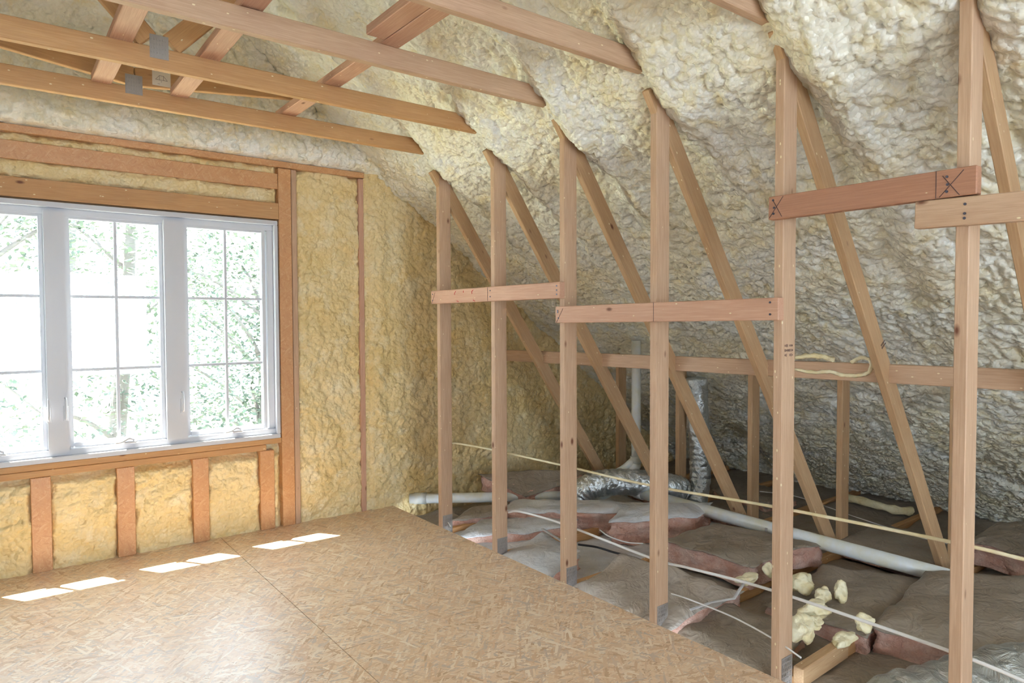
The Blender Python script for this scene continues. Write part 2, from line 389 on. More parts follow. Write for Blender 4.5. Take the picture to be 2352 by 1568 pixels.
cz = np.empty(len(me.polygons)*3); me.polygons.foreach_get('center', cz); cz = cz.reshape(-1, 3)
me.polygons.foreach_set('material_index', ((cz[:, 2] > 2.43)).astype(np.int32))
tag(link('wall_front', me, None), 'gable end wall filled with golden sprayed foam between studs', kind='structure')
for pts in [((WX0-6, YG+.125, -4), (6.6, YG+.145, WZ0)), ((WX0-6, YG+.125, WZ0), (WX0, YG+.145, WZ1)), ((WX1, YG+.125, WZ0), (6.6, YG+.145, WZ1)), ((WX0-6, YG+.125, WZ1), (6.6, YG+.145, 4.2))]:
    box('wall_outside', pts[0], pts[1], MSID)['kind'] = 'structure'
box('trim_eave', (-3, YG+.14, 2.44), (6.6, 5.20, 2.52), MSID)['kind'] = 'structure'
box('roof_deck', (-3, -3.2, 4.05), (4, 5.0, 4.1), MSID)['kind'] = 'structure'
# ---------------------------------------------------------------- gable framing lumber
def framing(name, lo, hi, mat, label, cat, group=None):
    lo, hi = Vector(lo), Vector(hi); s = hi-lo; ax = 'xyz'[max(range(3), key=lambda k: s[k])]
    c = (lo+hi)/2
    if ax == 'z': o = lumber(name, (c.x, c.y, lo.z), (c.x, c.y, hi.z), s.x, (1, 0, 0), s.y, mat)
    else: o = lumber(name, (lo.x, c.y, c.z), (hi.x, c.y, c.z), s.z, (0, 0, 1), s.y, mat)
    return tag(o, label, cat, group)
D = .12
ord_ = ['beyond the left edge of the photo, farthest', 'beyond the left edge of the photo', 'beyond the left edge of the photo']
for k, (a, b) in enumerate(STUDS):
    if b < -.05: continue
    lab = {3: 'short wall stud under the window, leftmost of the four', 4: 'short wall stud under the window, below the middle sash crank',
           5: 'short foam-smeared stud under the right sash of the window', 6: 'short foam-edged stud under the window, beside the tall corner stud'}.get(k, 'short wall stud under the window at the left edge of the photo')
    framing('cripple_stud', (a, YG, 0), (b, YG+D, .524), MOX, lab, 'stud', 'cripple studs under the window')
framing('jack_stud', (1.549, YG-.002, 0), (1.634, YG+D, 2.385), MOX, 'wide engineered stud standing right against the window frame', 'stud')
framing('king_stud', (1.637, YG, 0), (1.672, YG+D, 2.385), MW, 'narrow pinkish stud along the right side of the wide window stud', 'stud')
framing('wall_stud', (2.12, YG, 0), (2.158, YG+D, 2.385), MWp, 'narrow stud edge buried in foam between window and roof slope', 'stud')
framing('rough_sill', (-1.25, YG-.003, .565), (1.547, YG+D, .600), MWo, 'orange sill plank running directly under the window', 'sill')
framing('sill_plate', (-1.25, YG-.001, .526), (1.447, YG+D, .563), MWo, 'lower of two orange sill planks, resting on the short studs', 'sill')
framing('window_header', (-1.25, YG-.012, 2.045), (1.547, YG+D, 2.150), MWo, 'orange header beam directly above the window', 'beam')
framing('upper_header', (-1.25, YG, 2.245), (1.547, YG+D, 2.345), MOX, 'foam-smeared upper beam between window header and top plate', 'beam')
framing('top_plate', (-1.25, YG-.012, 2.388), (2.16, YG+D, 2.428), MOX, 'top plate strip along the gable wall under the bright foam', 'plate')
# ---------------------------------------------------------------- window
win = thing('window_1', ((WX0+WX1)/2, YG+.06, WZ0), None, None); tag(win, 'white vinyl triple casement window with muntin bars overlooking trees', kind='structure')
bm = bmesh.new()
def addbox(bm, lo, hi):
    lo, hi = Vector(lo), Vector(hi); r = bmesh.ops.create_cube(bm, size=1); v = r['verts']
    bmesh.ops.scale(bm, vec=hi-lo, verts=v); bmesh.ops.translate(bm, vec=(lo+hi)/2, verts=v); return v
def finish(bm, name, mat, parent=None, bev=.003):
    if bev: bmesh.ops.bevel(bm, geom=bm.edges[:], offset=bev, segments=2, affect='EDGES')
    me = bpy.data.meshes.new(name); bm.to_mesh(me); bm.free(); return link(name, me, mat, parent)
y0, y1 = YG-.006, YG+.115
addbox(bm, (WX0, y0, WZ1-.028), (WX1, y1, WZ1)); addbox(bm, (WX0, y0, WZ0), (WX1, y1, WZ0+.028))
addbox(bm, (WX0, y0, WZ0+.028), (WX0+.022, y1, WZ1-.028)); addbox(bm, (WX1-.022, y0, WZ0+.028), (WX1, y1, WZ1-.028))
# stepped inner jamb
addbox(bm, (WX0+.022, YG+.035, WZ1-.065), (WX1-.022, y1, WZ1-.028)); addbox(bm, (WX0+.022, YG+.02, WZ0+.028), (WX1-.022, y1, WZ0+.062))
addbox(bm, (WX1-.060, YG+.035, WZ0+.062), (WX1-.022, y1, WZ1-.065)); addbox(bm, (WX0+.022, YG+.035, WZ0+.062), (WX0+.060, y1, WZ1-.065))
finish(bm, 'window_frame', MV, win)
GX = [(-.226, .240), (.385, .838), (.998, 1.448)]; GZ0, GZ1 = .690, 1.955
for a, b in ((.240, .385), (.838, .998)):
    bm = bmesh.new(); addbox(bm, (a+.022, YG+.012, WZ0+.040), (b-.022, y1, WZ1-.045)); finish(bm, 'mullion', MV, win)
for i, (a, b) in enumerate(GX):
    ya, yb = YG+.045, YG+.095
    bm = bmesh.new(); w = .024
    addbox(bm, (a-w, ya, GZ0-w), (a, yb, GZ1+w)); addbox(bm, (b, ya, GZ0-w), (b+w, yb, GZ1+w))
    addbox(bm, (a, ya, GZ1), (b, yb, GZ1+w)); addbox(bm, (a, ya, GZ0-w), (b, yb, GZ0))
    sash = finish(bm, 'sash', MV, win)
    bm = bmesh.new(); xm = (a+b)/2; addbox(bm, (xm-.008, ya+.010, GZ0), (xm+.008, ya+.035, GZ1))
    for zz in (1.102, 1.520): addbox(bm, (a, ya+.012, zz-.008), (xm-.008, ya+.033, zz+.008)); addbox(bm, (xm+.008, ya+.012, zz-.008), (b, ya+.033, zz+.008))
    finish(bm, 'muntin', MV, win, .002)
    bm = bmesh.new(); addbox(bm, (a, ya+.020, GZ0), (b, ya+.024, GZ1)); finish(bm, 'pane', MGL, win, 0)
def lock(x, z):
    pts = smooth_path([(x, YG+.012, z+.062), (x, YG-.008, z+.06), (x, YG-.018, z+.03), (x, YG-.018, z-.03), (x, YG-.01, z-.05), (x, YG+.012, z-.055)], 5)
    link('lock_handle', tube_me('lock_handle', pts, .0055, 8), MV, win)
    box('lock_plate', (x-.011, YG+.008, z-.066), (x+.013, YG+.014, z+.02), MV, win, .002)
lock(.266, .885); lock(.345, .888); lock(.946, .882)
for x in (.02, .637, 1.245):
    z = .6625
    box('crank_base', (x-.012, YG-.002, z), (x+.055, YG+.024, z+.013), MV, win, .004)
    pts = smooth_path([(x+.045, YG+.012, z+.018), (x+.015, YG+.006, z+.028), (x-.02, YG, z+.012), (x-.055, YG-.002, z+.008)], 5)
    link('crank_handle', tube_me('crank_handle', pts, .0065, 8), MV, win)
# ---------------------------------------------------------------- roof trusses
TL = ['attic truss farthest away, nearest the window wall, its post first from the gable',
      'attic truss second from the window wall, nail plate on its tie, V webs above',
      'attic truss third from the window wall, its tie crossing the upper middle',
      'attic truss fourth from the window wall, its post in the middle of the board pair',
      'attic truss whose post carries the left end of the tilted red brace, second nearest',
      'nearest attic truss at the right edge of the photo, post cut by the frame']
def plate(parent, x0, x1, z0, z1, y, name='gusset_plate'):
    bm = bmesh.new(); addbox(bm, (x0, y-.0016, z0), (x1, y, z1))
    for i in range(int((x1-x0)/.011)):
        for j in range(int((z1-z0)/.018)):
            cx, cz_ = x0+.006+i*.011, z0+.009+j*.018
            addbox(bm, (cx-.0018, y-.004, cz_-.005), (cx+.0018, y-.0015, cz_+.005))
    o = finish(bm, name, MPL, parent, 0); o['label'] = 'galvanised toothed metal plate'; return o
for i, ty in enumerate(TY):
    yc = ty+.019
    t = thing('roof_truss', (XP, yc, -.02), TL[i], 'truss', 'attic trusses along the kneewall')
    mt = MW
    lumber('post', (XP+.0445, yc, -.02), (XP+.0445, yc, ZT+.03), .089, (1, 0, 0), .038, mt, t)
    tie = lumber('collar_tie', (-1.25, yc, ZT+.0445), (XP+.0, yc, ZT+.0445), .089, (0, 0, 1), .038, [MWo, MWo, MW, MW, MW, MW][i], t)
    # diagonal web from under the tie down to the foot of the short upright
    dx, dz = 1.0, -1.45; n = Vector((1.45, 0, 1)).normalized()
    hi = Vector((2.505, yc, 2.235)); lo = Vector((4.02, yc, 2.235-1.45*(4.02-2.505)))
    off = n*.0445; dzo = Vector((0, 0, [-.02, 0, .04, .02, .075, .07][i])); hi += dzo; lo += dzo*.6
    lumber('diagonal_web', hi-off+Vector((-.12, 0, .174)), lo-off+Vector((.0, 0, 0)), .089, n, .036, MWy, t)
    lumber('short_upright', (4.07+.0445, yc, -.02), (4.07+.0445, yc, zroof(4.1)+.02), .089, (1, 0, 0), .036, MWy, t)
    lumber('bottom_chord', (XP-.004, yc, -.0915), (5.9, yc, -.0915), .14, (0, 0, 1), .038, MWo, t)
    plate(t, XP+.012, XP+.086, -.055, .075, ty)
    if i == 0:
        lumber('ridge_web', (.615, yc+.042, 2.605), (-.4, yc+.042, 2.730), .089, (0, 0, 1), .036, MWo, t)
        lumber('ridge_web', (.625, yc+.042, 2.605), (1.55, yc+.042, 2.705), .089, (0, 0, 1), .036, MWo, t)
        plate(t, .572, .648, 2.502, 2.597, ty)
        cd = box('truss_card', (.70, ty+.0415, 2.58), (.785, ty+.0425, 2.66), MPAPER, t, 0); cd['label'] = 'pale card printed with a small truss drawing'
        bm = bmesh.new()
        def stroke(x0, z0, x1, z1, w=.0012):
            d = Vector((x1-x0, 0, z1-z0)); c = Vector(((x0+x1)/2, ty+.041, (z0+z1)/2)); me = box_me('s', d.length, w, .0006, 0)
            me.transform(Matrix.Translation(c) @ Matrix.Rotation(-math.atan2(z1-z0, x1-x0), 4, 'Y') @ Matrix.Rotation(math.pi/2, 4, 'X')); bm.from_mesh(me); bpy.data.meshes.remove(me)
        for s in [(.715, 2.610, .77, 2.610), (.715, 2.610, .733, 2.632), (.733, 2.632, .752, 2.632), (.752, 2.632, .77, 2.610), (.733, 2.632, .733, 2.61), (.752, 2.632, .752, 2.61), (.742, 2.606, .742, 2.598), (.725, 2.59, .735, 2.59)]: stroke(*s)
        finish(bm, 'card_drawing', MPEN, t, 0)
    if i == 1:
        for s in (-1, 1):
            d = Vector((s*.68, 0, .73)); a = Vector((.615+s*.045, yc, 2.565))
            lumber('ridge_web', a, a+d*1.15, .089, (0, 0, 1), .036, MWo, t)
        plate(t, .575, .648, 2.492, 2.590, ty)
    if i >= 2:
        a = Vector((XC, yc, 2.56))
# ---------------------------------------------------------------- boards nailed across
def brace(name, y0, z0, y1, z1, mat, label, x=XP-.019, h=.085, nails=(), marks=()):
    r = thing(name, (x, (y0+y1)/2, (z0+z1)/2), label, 'brace', None)
    a, b = Vector((x, y0, z0)), Vector((x, y1, z1)); lumber('board', a, b, h, (0, 0, 1), .038, mat, r)
    d = (b-a).normalized(); L = (b-a).length; up = Vector((0, -d.z, d.y)); up = up if up.z > 0 else -up
    for (s, hh) in nails:
        p = a+d*s+up*hh+Vector((-.0195, 0, 0)); bm = bmesh.new(); bmesh.ops.create_cone(bm, segments=10, radius1=.0042, radius2=.0042, depth=.003, cap_ends=True)
        me = bpy.data.meshes.new('nail'); bm.to_mesh(me); bm.free(); link('nail', me, MNAIL, r, Matrix.Translation(p) @ Matrix.Rotation(math.pi/2, 4, 'Y'))
    for (s0, h0, s1, h1, m) in marks:
        p0, p1 = a+d*s0+up*h0, a+d*s1+up*h1; xo = Vector((-.0194, 0, 0)); link('pencil_mark' if m is MPEN else 'marker_stroke', tube_me('mark', [p0+xo, (p0+p1)/2+xo, p1+xo], .0011 if m is MPEN else .002, 6), m, r)
    return r
P_ = MPEN
brace('cross_brace', 3.891, 1.527, 2.619, 1.530, MWp, 'pale pinkish horizontal brace across the three posts nearest the window', nails=[(.02, .02), (.02, -.02), (.665, .02), (.665, -.015), (1.25, .022), (1.25, 0), (1.25, -.022)],
      marks=[(.30, .03, .285, .02, MRED), (.285, .02, .285, .008, MRED), (.385, .03, .385, .018, MRED), (.49, .03, .475, .022, MRED), (.475, .022, .478, .008, MRED), (.31, -.03, .33, -.036, MRED), (.49, -.03, .51, -.037, MRED), (.64, .04, .64, -.04, P_), (.01, -.04, .05, .03, P_)])
brace('cross_brace', 2.653, 1.4035, 1.399, 1.415, MWp, 'horizontal brace with wavy grain across the middle three posts', nails=[(.02, .02), (.02, .012), (.025, -.018), (1.22, .025), (1.22, -.02)], marks=[(.655, .042, .655, -.042, P_), (.01, -.04, .06, .03, P_)])
brace('cross_brace', 1.444, 1.791, .764, 1.789, MWr, 'dark reddish brace, upper right, crossed with pencil X marks at both ends', nails=[(.02, .028), (.024, 0), (.022, -.022), (.60, .02), (.602, -.004), (.60, -.025)],
      marks=[(.005, -.036, .06, .038, P_), (.018, .03, .055, -.036, P_), (.57, .042, .57, -.042, P_), (.58, -.040, .645, .034, P_), (.588, .024, .635, -.04, P_)])
brace('cross_brace', .934, 1.7035, .10, 1.680, MW, 'pale brace entering from the right edge just under the reddish one', x=XP-.020, nails=[(.14, .02), (.14, -.008), (.14, -.022)])
LB = tag(lumber('long_brace', (3.285, 4.44, 1.095), (3.285, .25, 1.135), 0.086, (0, 0, 1), .038, MW), 'long horizontal board running behind the slanted webs, smeared with foam', 'brace')
def smear(pts, r, fl=.6):
    P = smooth_path([atx(px, py, 3.262) for px, py in pts], 6)
    o = link('foam_smear', tube_me('foam_smear', P, lambda i, a: r*(.75+.6*mnoise.noise(Vector((i*.5, math.cos(a), math.sin(a))))+.3*math.sin(min(1, i/4)*1.57)), 8), MFc)
    mw = LB.matrix_basis.inverted(); o.parent = LB; o.matrix_parent_inverse = mw; o['label'] = 'dried white foam smear'
smear([(1826, 822), (1855, 817), (1885, 818), (1915, 826)], .012)
smear([(1826, 848), (1870, 855), (1905, 853), (1935, 861), (1970, 862), (1993, 856), (2002, 838), (1994, 824), (1975, 822), (1955, 832)], .0085)
# ink stamps on the lumber
def stamp(rows, parent_name, M0):
    bm = bmesh.new()
    for (cx_, cy_, w, h) in rows: addbox(bm, (cx_-w/2, -.0006, cy_-h/2), (cx_+w/2, .0003, cy_+h/2))
    me = bpy.data.meshes.new('grade_stamp'); bm.to_mesh(me); bm.free(); par = bpy.data.objects[parent_name]
    return link('grade_stamp', me, MPEN, par, M0)
R0 = random.Random(4)
rows = [(x*.0085+R0.uniform(-.001, .001), z*.018, R0.uniform(.002, .005), R0.uniform(.006, .011)) for x in range(7) for z in range(3) if R0.random() < .85]
stamp(rows, 'roof_truss.004', Matrix.Translation((XP+.018, TY[4]-.0003, 1.24)))
p = aty(2032, 790, TY[4])
stamp([(x*.009-.02, z*.014-.007, .005, .009) for x in range(5) for z in range(2)], 'roof_truss.004', Matrix.Translation((p.x-.012, TY[4]+.0004, p.z)) @ Matrix.Rotation(-.6, 4, 'Y'))
# boards lying flat along the tops of the ties
def flat(name, x, y0, z0, y1, z1, label, mat=MWp, w=.085):
    tag(lumber(name, (x, y0, z0+.019), (x, y1, z1+.019), w, (1, 0, 0), .038, mat), label, 'board', 'boards lying across the ceiling ties')
ZB = ZT+.0895
flat('tie_board', .470, 2.4, ZB+.008, 3.842, ZB-.012, 'leftmost pale board lying across the ceiling ties')
flat('tie_board', .815, 2.4, ZB+.008, 3.842, ZB-.012, 'middle pale board lying across the ceiling ties, right of the nail plate')
flat('tie_board', 1.385, 1.3, ZB, 3.95, ZB, 'long right-hand board lying across the ceiling ties')
flat('tie_board', 1.296, 1.3, ZB, 2.585, ZB, 'shorter board with a cut end beside the long right-hand ceiling board')
# foam smear on the long brace
def blob(name, c, r, mat, seed, sq=(1, 1, 1), parent=None, sub=4, amp=.35):
    bm = bmesh.new(); bmesh.ops.create_icosphere(bm, subdivisions=sub, radius=1)
    for v in bm.verts:
        n = v.co.normalized(); k = 1+amp*mnoise.noise(n*1.15+Vector((seed, 0, 0)))*2.0+amp*.35*mnoise.noise(n*5+Vector((0, seed, 0)))
        v.co = Vector((n.x*k*sq[0], n.y*k*sq[1], n.z*k*sq[2]))*r
    me = bpy.data.meshes.new(name); bm.to_mesh(me); bm.free()
    for f in me.polygons: f.use_smooth = True
    return link(name, me, mat, parent, Matrix.Translation(c))
# ---------------------------------------------------------------- insulation batts
def batt(corners, thick, label, seed, paper=MKR, sag=.0, wr=.012, overhang=.012, facing=True, group='insulation batts on the eave floor', n=34, rag=.012):
    C4 = [Vector(c) for c in corners]; c0 = sum(C4, Vector())/4
    r = thing('insulation_batt', (c0.x, c0.y, min(c.z for c in C4)-thick), label, 'insulation', group)
    def pos(u, v): return (C4[0]*(1-u)+C4[1]*u)*(1-v)+(C4[3]*(1-u)+C4[2]*u)*v
    def nz(p, f, a, s=0): return a*mnoise.noise(p*f+Vector((seed*3.1+s, seed, s)))
    def topz(p, u, v):
        e = min(u, 1-u, v, 1-v); dome = 1-(1-min(1, e*5))**2
        ridge = abs(mnoise.noise(p*5.5+Vector((seed, 1, 4))))
        return nz(p, 3, .03)+nz(p, 9, wr)-ridge*wr*1.6+(dome-1)*.022-sag*4*(u*(1-u)+v*(1-v))*.5
    # wool body
    bm = bmesh.new(); bmesh.ops.create_cube(bm, size=1); bmesh.ops.translate(bm, vec=(.5, .5, .5), verts=bm.verts)
    bmesh.ops.subdivide_edges(bm, edges=bm.edges[:], cuts=22, use_grid_fill=True)
    for v in bm.verts:
        u, w, h = v.co; p = pos(u, w); q = Vector((p.x, p.y, p.z))
        z = p.z+topz(q, u, w)*1.0-.004-(1-h)*thick
        f = 1-abs(h-.5)*.8
        dx = nz(Vector((q.x, q.y, z*2)), 13, rag, 3)*f*1.6+nz(Vector((q.x, q.y, z*4)), 35, rag*.5, 7); dy = nz(Vector((q.x, q.y, z*2)), 13, rag, 9)*f*1.6+nz(Vector((q.x, q.y, z*4)), 35, rag*.5, 5)
        v.co = Vector((p.x+dx, p.y+dy, z))
    me = bpy.data.meshes.new('fiberglass'); bm.to_mesh(me); bm.free()
    for f in me.polygons: f.use_smooth = True
    o = link('fiberglass', me, MPK, r); o['label'] = 'pink fiberglass wool'
    if facing:
        V = []; 
        for i in range(n+1):
            for j in range(n+1):
                u, v = i/n, j/n; uu_ = (u-.5)*(1+overhang*4)+.5; vv_ = (v-.5)*(1+overhang*4)+.5; p = pos(uu_, vv_); q = Vector((p.x, p.y, p.z))
                e = min(u, 1-u, v, 1-v); cu = .010*(1 if e < .001 else 0)*mnoise.noise(q*14)
                V.append((p.x+nz(q, 20, .006, 2), p.y+nz(q, 20, .006, 4), p.z+topz(pos(u, v), u, v)+.003+cu))
        Fq = [(i*(n+1)+j, (i+1)*(n+1)+j, (i+1)*(n+1)+j+1, i*(n+1)+j+1) for i in range(n) for j in range(n)]
        me = mesh_from('paper_facing', V, Fq); o = link('paper_facing', me, paper, r); sm = o.modifiers.new('s', 'SOLIDIFY'); sm.thickness = .0015; o['label'] = 'creased kraft paper'
    return r
A = at
# bay floors: one long batt lying in each bay between bottom chords
bays = [(3.895, 4.41), (3.285, 3.835), (2.675, 3.225), (2.065, 2.615), (1.455, 2.005), (.845, 1.395), (.30, .785)]
bl = ['low kraft-faced batt lying in the bay against the gable wall', 'low batt in the second bay behind the first post', 'low batt in the third bay', 'low batt in the fourth bay under the crumpled one',
      'long brown batt in the bay right of the fourth post', 'long batt in the bay left of the nearest post', 'batt in the nearest bay under the silver duct']
for k, (a, b) in enumerate(bays):
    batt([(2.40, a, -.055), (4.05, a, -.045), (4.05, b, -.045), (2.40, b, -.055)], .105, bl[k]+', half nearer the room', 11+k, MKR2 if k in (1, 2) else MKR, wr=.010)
    batt([(4.18, a, -.03), (5.85, a, -.03), (5.85, b, -.03), (4.18, b, -.03)], .12, bl[k]+', half under the eave', 31+k, MKR, wr=.012)
batt([A(1105, 1082, .22), A(1208, 1130, .10), A(1350, 1090, .18), A(1345, 1070, .24)], .11, 'folded kraft batt heaped highest against the gable wall', 51, wr=.008)
batt([A(1040, 1185, .03), A(1190, 1172, .06), A(1165, 1150, .07), A(1085, 1160, .05)], .08, 'small curled batt behind the first post, under the white pipe', 52)
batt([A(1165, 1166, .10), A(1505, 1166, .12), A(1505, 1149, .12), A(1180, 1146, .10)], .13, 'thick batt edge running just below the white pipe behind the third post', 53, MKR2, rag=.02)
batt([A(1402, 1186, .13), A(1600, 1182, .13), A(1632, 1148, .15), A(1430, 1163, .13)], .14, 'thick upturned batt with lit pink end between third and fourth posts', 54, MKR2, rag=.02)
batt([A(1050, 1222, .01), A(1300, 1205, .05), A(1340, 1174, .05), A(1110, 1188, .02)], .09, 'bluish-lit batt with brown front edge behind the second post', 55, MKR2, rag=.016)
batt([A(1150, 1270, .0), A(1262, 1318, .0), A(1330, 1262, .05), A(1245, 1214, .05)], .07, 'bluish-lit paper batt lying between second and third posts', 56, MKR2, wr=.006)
batt([A(1322, 1345, .0), A(1535, 1428, .015), A(1700, 1335, .10), A(1430, 1270, .10)], .10, 'crumpled brown kraft batt spanning behind the fourth post beside the floor edge', 57, MKR3, wr=.022)
batt([A(1530, 1230, .12), A(1725, 1286, .13), A(1885, 1236, .13), A(1645, 1198, .12)], .115, 'raised kraft batt with square pink cut end between fourth and fifth posts', 58, MKR, wr=.007)
batt([A(1545, 1438, -.03), A(1750, 1560, -.03), A(1850, 1440, .02), A(1660, 1372, .02)], .06, 'smooth brown kraft batt left of the fifth post by the floor edge', 59, MKR, wr=.010)
batt([A(1760, 1380, .02), A(1990, 1450, .03), A(2115, 1320, .07), A(1890, 1290, .05)], .09, 'wide brown batt under the foam offcuts', 60, MKR, wr=.008)
batt([A(2010, 1432, .06), A(2330, 1490, .10), A(2400, 1305, .20), A(2130, 1302, .14)], .15, 'big humped brown batt behind the nearest post', 61, MKR, wr=.012)
batt([A(1640, 1120, .02), A(1760, 1160, .02), A(1830, 1140, .03), A(1720, 1100, .03)], .06, 'dark batt at the eave behind the short uprights', 62)
batt([A(1930, 1235, .05), A(2140, 1290, .05), A(2170, 1250, .06), A(2030, 1195, .06)], .08, 'dark batt with pink edge beyond the long pipe', 63)
batt([A(2230, 1235, .14), A(2400, 1280, .14), A(2420, 1200, .22), A(2290, 1190, .20)], .12, 'steep dark batt at the right edge of the photo below the roof', 64)
# ---------------------------------------------------------------- foam offcuts on the batts
chunks = [(1842, 1338, .10, .046, (1.1, .9, .7)), (1888, 1366, .09, .030, (1.1, .8, .8)), (1930, 1358, .09, .032, (.7, .6, 1.1)), (1872, 1398, .09, .045, (1.3, .8, .6)), (1842, 1445, .07, .046, (1, .7, .95)),
          (1872, 1430, .07, .024, (1.2, .9, .7)), (1984, 1430, .08, .032, (1.1, .8, .7)), (1940, 1466, .03, .034, (1.5, .7, .5)), (1712, 1330, .08, .034, (1.4, .8, .5)), (1766, 1308, .09, .026, (.8, .8, .9))]
clab = ['largest rounded foam offcut, at the top of the pile right of the fifth post', 'small notched foam offcut in the middle of the pile', 'upright almond-shaped foam offcut, rightmost of the upper ones', 'wide foam offcut just below the white cable',
        'tall jagged foam offcut nearest the fifth post', 'small foam offcut tucked beside the tall jagged one', 'foam offcut under the white cable, farthest right', 'flat pointed foam offcut by the wooden joist stub', 'flat foam offcut resting left of the fifth post', 'foam offcut half hidden behind the fifth post']
for k, (px, py, z, r, sq) in enumerate(chunks):
    c = at(px, py, z); tag(blob('foam_offcut', c, r*1.3, MFc, k*3.7+1, sq, amp=.34), clab[k], 'foam', 'foam offcuts scattered on the batts')
# ---------------------------------------------------------------- pipes
drain = thing('drain_pipe', (3.75, 2.4, .06), 'white plastic drain pipe assembly crossing the eave floor with a vertical vent', 'pipe')
def cyl(name, a, b, r, mat, parent): return link(name, tube_me(name, [a, (Vector(a)+Vector(b))/2, b], r, 24), mat, parent)
px_, pz = 3.75, .105
cyl('long_run', (px_, 1.2, .095), (px_, 3.5, .115), .040, MPVC, drain)
cyl('coupling', (px_, 3.30, .113), (px_, 3.37, .114), .046, MPVC, drain)
cyl('branch_run', (2.50, 4.50, .035), (3.58, 3.66, .055), .037, MPVC, drain)
cyl('coupling', (2.60, 4.425, .037), (2.53, 4.48, .036), .043, MPVC, drain)
link('elbow', tube_me('elbow', smooth_path([(3.56, 3.675, .055), (3.66, 3.60, .07), (3.74, 3.53, .15), (3.80, 3.49, .22)], 6), .040, 20), MPVC, drain)
cyl('coupling', (3.52, 3.706, .054), (3.58, 3.66, .056), .043, MPVC, drain)
link('wye', tube_me('wye', smooth_path([(3.70, 3.66, .16), (3.78, 3.54, .23), (3.85, 3.46, .32)], 6), .038, 20), MPVC, drain)
link('elbow', tube_me('elbow', smooth_path([(3.75, 3.34, .115), (3.755, 3.42, .13), (3.80, 3.46, .2), (3.85, 3.46, .3)], 6), .040, 20), MPVC, drain)
cyl('vent_stack', (3.85, 3.46, .26), (3.85, 3.46, 1.22), .035, MPVC, drain)
cyl('coupling', (3.85, 3.46, .30), (3.85, 3.46, .35), .043, MPVC, drain)
# strap hanger on the long run
hg = at(1706, 1110, .30); hy = 2.29
hk = link('pipe_strap', tube_me('pipe_strap', [(px_+.043*math.cos(a), hy, .10+.043*math.sin(a)) for a in [math.radians(q) for q in range(-200, 21, 20)]]+[(px_+.044, hy, .2), (px_+.044, hy, .31)], .006, 6, flat=2.2), MPL, drain)
cyl('pipe_strap', (3.2, 3.945, .0), (3.2, 3.955, .12), .006, MPL, drain)
# ---------------------------------------------------------------- ducts
def duct(path, r, label, seed, group=None):
    P = smooth_path(path, 14); n = len(P)
    o = link('flexible_duct', tube_me('flexible_duct', P, lambda i, a: r*(1+.035*math.sin(i*1.7)+.07*mnoise.noise(Vector((math.cos(a)*1.5, math.sin(a)*1.5, i*.18+seed)))+.04*mnoise.noise(Vector((math.cos(a)*5, math.sin(a)*5, i*.5+seed)))), 40), MFO)
    o.modifiers.new('s', 'SUBSURF').levels = 1; o.modifiers['s'].render_levels = 1
    return tag(o, label, 'duct', group)
duct([(3.36, 3.60, -.02), (3.38, 3.58, .10), (3.46, 3.53, .175), (3.60, 3.45, .195), (3.78, 3.33, .18), (3.98, 3.22, .14), (4.06, 3.20, .11)], .095, 'silver foil-wrapped duct bend lying on the batts in front of the vent pipe', 1)
duct([(4.12, 3.12, .02), (4.18, 3.13, .15), (4.20, 3.14, .32), (4.19, 3.14, .5), (4.16, 3.14, .70), (4.15, 3.14, .95)], .078, 'silver flexible duct rising against the roof foam behind the fourth post', 2)
duct([(2.56, 1.22, -.34), (2.68, 1.10, -.17), (2.86, .96, -.10), (3.12, .80, -.05), (3.5, .55, -.04), (4.0, .25, -.04)], .18, 'large silver foil duct in the bottom right corner', 3)
duct([(2.60, .72, -.24), (2.72, .60, -.12), (2.92, .46, -.07), (3.25, .26, -.06)], .11, 'smaller fold of silver duct in front of the large one, cut by the frame', 4)
# ---------------------------------------------------------------- cables
def cable(pts, r, mat, label, flat_=1.0):
    return tag(link('cable', tube_me('cable', smooth_path(pts, 8), r, 8, flat=flat_), mat), label, 'cable')
XB = XP+.089+.007
def cx(px, py, dx=0): return atx(px, py, XB+dx)
cable([(XB, TY[0]+.03, .545), (XB+.004, TY[0]-.05, .556), cx(1127, 1032), cx(1290, 1068), cx(1495, 1115), cx(1775, 1163), cx(2187, 1245), (XB, .60, .648), (XB, .35, .66)], .0062, MCAY, 'cream cable strung behind all the posts at knee height', 1.0)
cable([cx(1168, 1176), cx(1195, 1175), cx(1290, 1202), cx(1495, 1281), cx(1590, 1306), cx(1775, 1356), cx(2187, 1497), (XB, .6, .27)], .0065, MCAB, 'thick white cable strung behind the posts near the floor')
cable([at(1530, 1360, .03), at(1580, 1375, .07), at(1680, 1415, .10), at(1775, 1466, .12), at(1840, 1510, .10)], .0035, MCAB, 'thin white wire between the fourth and fifth posts')
cable([at(1378, 1217, .06), at(1400, 1232, .05), at(1440, 1245, .03), at(1478, 1248, .02)], .004, MCAB, 'loose white wire end lying behind the fourth post')
cable([at(1328, 1250, .0), at(1370, 1256, .0), at(1410, 1268, .0), at(1440, 1275, .0)], .007, MBLK, 'black cable on the batts between third and fourth posts')
cable([at(1035, 1208, .02), at(1024, 1190, .03), at(1028, 1176, .05), at(1037, 1168, .06)], .004, MCAB, 'short white cable looped at the foot of the first post')
cable([at(1745, 1128, .12), at(1830, 1140, .1), at(1960, 1185, .1), at(2100, 1230, .1), at(2187, 1250, .12)], .0025, MCAB, 'thin grey wire running beyond the long pipe')
cable([at(1990, 1252, .03), at(2080, 1268, .03), at(2160, 1292, .03)], .0035, MCAB, 'thin wire lying on the dark batt beyond the pipe')
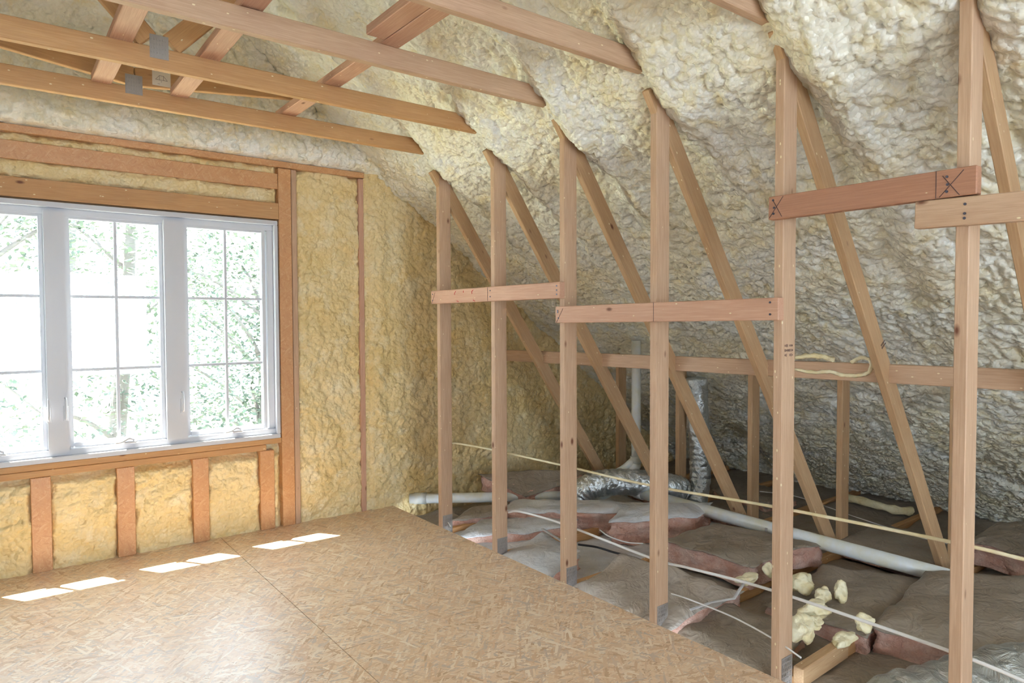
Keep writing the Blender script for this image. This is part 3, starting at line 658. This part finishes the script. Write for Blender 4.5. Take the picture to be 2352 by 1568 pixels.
tag(link('paper_strip', tube_me('paper_strip', [at(1585, 1400, .035), at(1632, 1383, .05), at(1686, 1374, .05), at(1700, 1352, .09), at(1712, 1334, .11)], .010, 8, flat=.25), MKR2), 'bent grey paper strip poking up left of the fifth post', 'paper')
tag(link('paper_strip', tube_me('paper_strip', [at(1246, 1214, .07), at(1268, 1228, .075), at(1300, 1248, .07), at(1330, 1266, .05)], .012, 8, flat=.25), MKR2), 'folded pale paper strip behind the third post near its foot', 'paper')
# stub of blocking beside the fifth post
a = at(1815, 1555, .02); b = at(1935, 1488, .02)
tag(lumber('joist_block', (2.47, 1.385, -.015), (2.86, 1.40, -.02), .075, (0, 0, 1), .042, MWy), 'short orange joist stub at the foot of the fifth post', 'board')
# foam strip at the eave
tag(link('foam_strip', tube_me('foam_strip', smooth_path([at(1950, 1143, .02), at(2010, 1158, .02), at(2060, 1172, .0), at(2095, 1172, .0)], 6), lambda i, a: .030*(1+.4*mnoise.noise(Vector((i*.4, a, 2)))), 10), MFc), 'pale strip of hardened foam lying at the eave', 'foam')
# ---------------------------------------------------------------- outdoors
tag(box('ground', (-30, 6, -4.2), (40, 50, -4.0), MGRASS, None, 0), 'pale sunlit ground outside', kind='structure')
def tree(x, y, h, lean, cr_, label, n=5000, seed=0, low=-2.0, trunk=.16):
    R = random.Random(seed); t = thing('tree', (x, y, -4), label, 'tree', 'trees outside the window')
    top = Vector((x+lean, y, h)); P = smooth_path([(x, y, -4), (x+lean*.25, y, -4+(h+4)*.35), (x+lean*.5+.1, y, -4+(h+4)*.65), top], 6)
    link('trunk', tube_me('trunk', P, lambda i, a: trunk*(1-.7*i/len(P))*(1+.1*math.sin(3*a+i)), 12), MBARK, t)
    cl = []
    for k in range(10):
        p = P[R.randrange(6, len(P)-1)]; q = p+Vector((R.uniform(-1, 1)*cr_, R.uniform(-.6, .6)*cr_, R.uniform(.3, 1.2)*cr_*.6))
        link('branch', tube_me('branch', smooth_path([p, p.lerp(q, .5)+Vector((0, 0, .1)), q], 4), lambda i, a: .04*(1-.07*i), 6), MBARK, t); cl += [q, p.lerp(q, .6)]
    for k in range(26): cl.append(Vector((x+lean*.5+R.uniform(-1, 1)*cr_*1.2, y+R.uniform(-.5, .5)*cr_, R.uniform(low, h))))
    V = []; Fq = []
    for k in range(n):
        c = R.choice(cl); p = c+Vector((R.gauss(0, .38), R.gauss(0, .3), R.gauss(0, .30))); s = R.uniform(.03, .065)
        a = Vector((R.uniform(-1, 1), R.uniform(-1, 1), R.uniform(-.5, .5))).normalized(); b_ = a.cross(Vector((R.uniform(-.6, .6), R.uniform(-.6, .6), 1))).normalized()
        i = len(V); V += [p-a*s, p+b_*s*.5, p+a*s, p-b_*s*.5]; Fq.append((i, i+1, i+2, i+3))
    o = link('foliage', mesh_from('foliage', [tuple(v) for v in V], Fq, False), MLEAF, t); o['kind'] = 'stuff'
    return t
tree(-.10, 10.5, 6.5, -.7, 1.6, 'pale leaning tree trunk seen through the left sash', 7000, 1, -3, .24)
tree(1.3, 11.5, 4.0, .5, 1.7, 'leafy tree seen through the middle sash', 8000, 2, -3.5, .17)
tree(3.0, 10.0, 2.6, .2, 1.2, 'bushy tree filling the right sash', 9000, 3, -3.5, .12)
tree(4.3, 14, 4.5, .3, 2.0, 'farther tree behind the bushy one at right', 8000, 4, -3.5, .16)
tree(-2.2, 13, 6.0, .3, 2.0, 'tree at the left edge of the window view', 6000, 5, -3, .2)
tree(1.0, 17, 5.0, .6, 2.6, 'hazy tree farthest back behind the middle sash', 9000, 6, -3.5, .16)
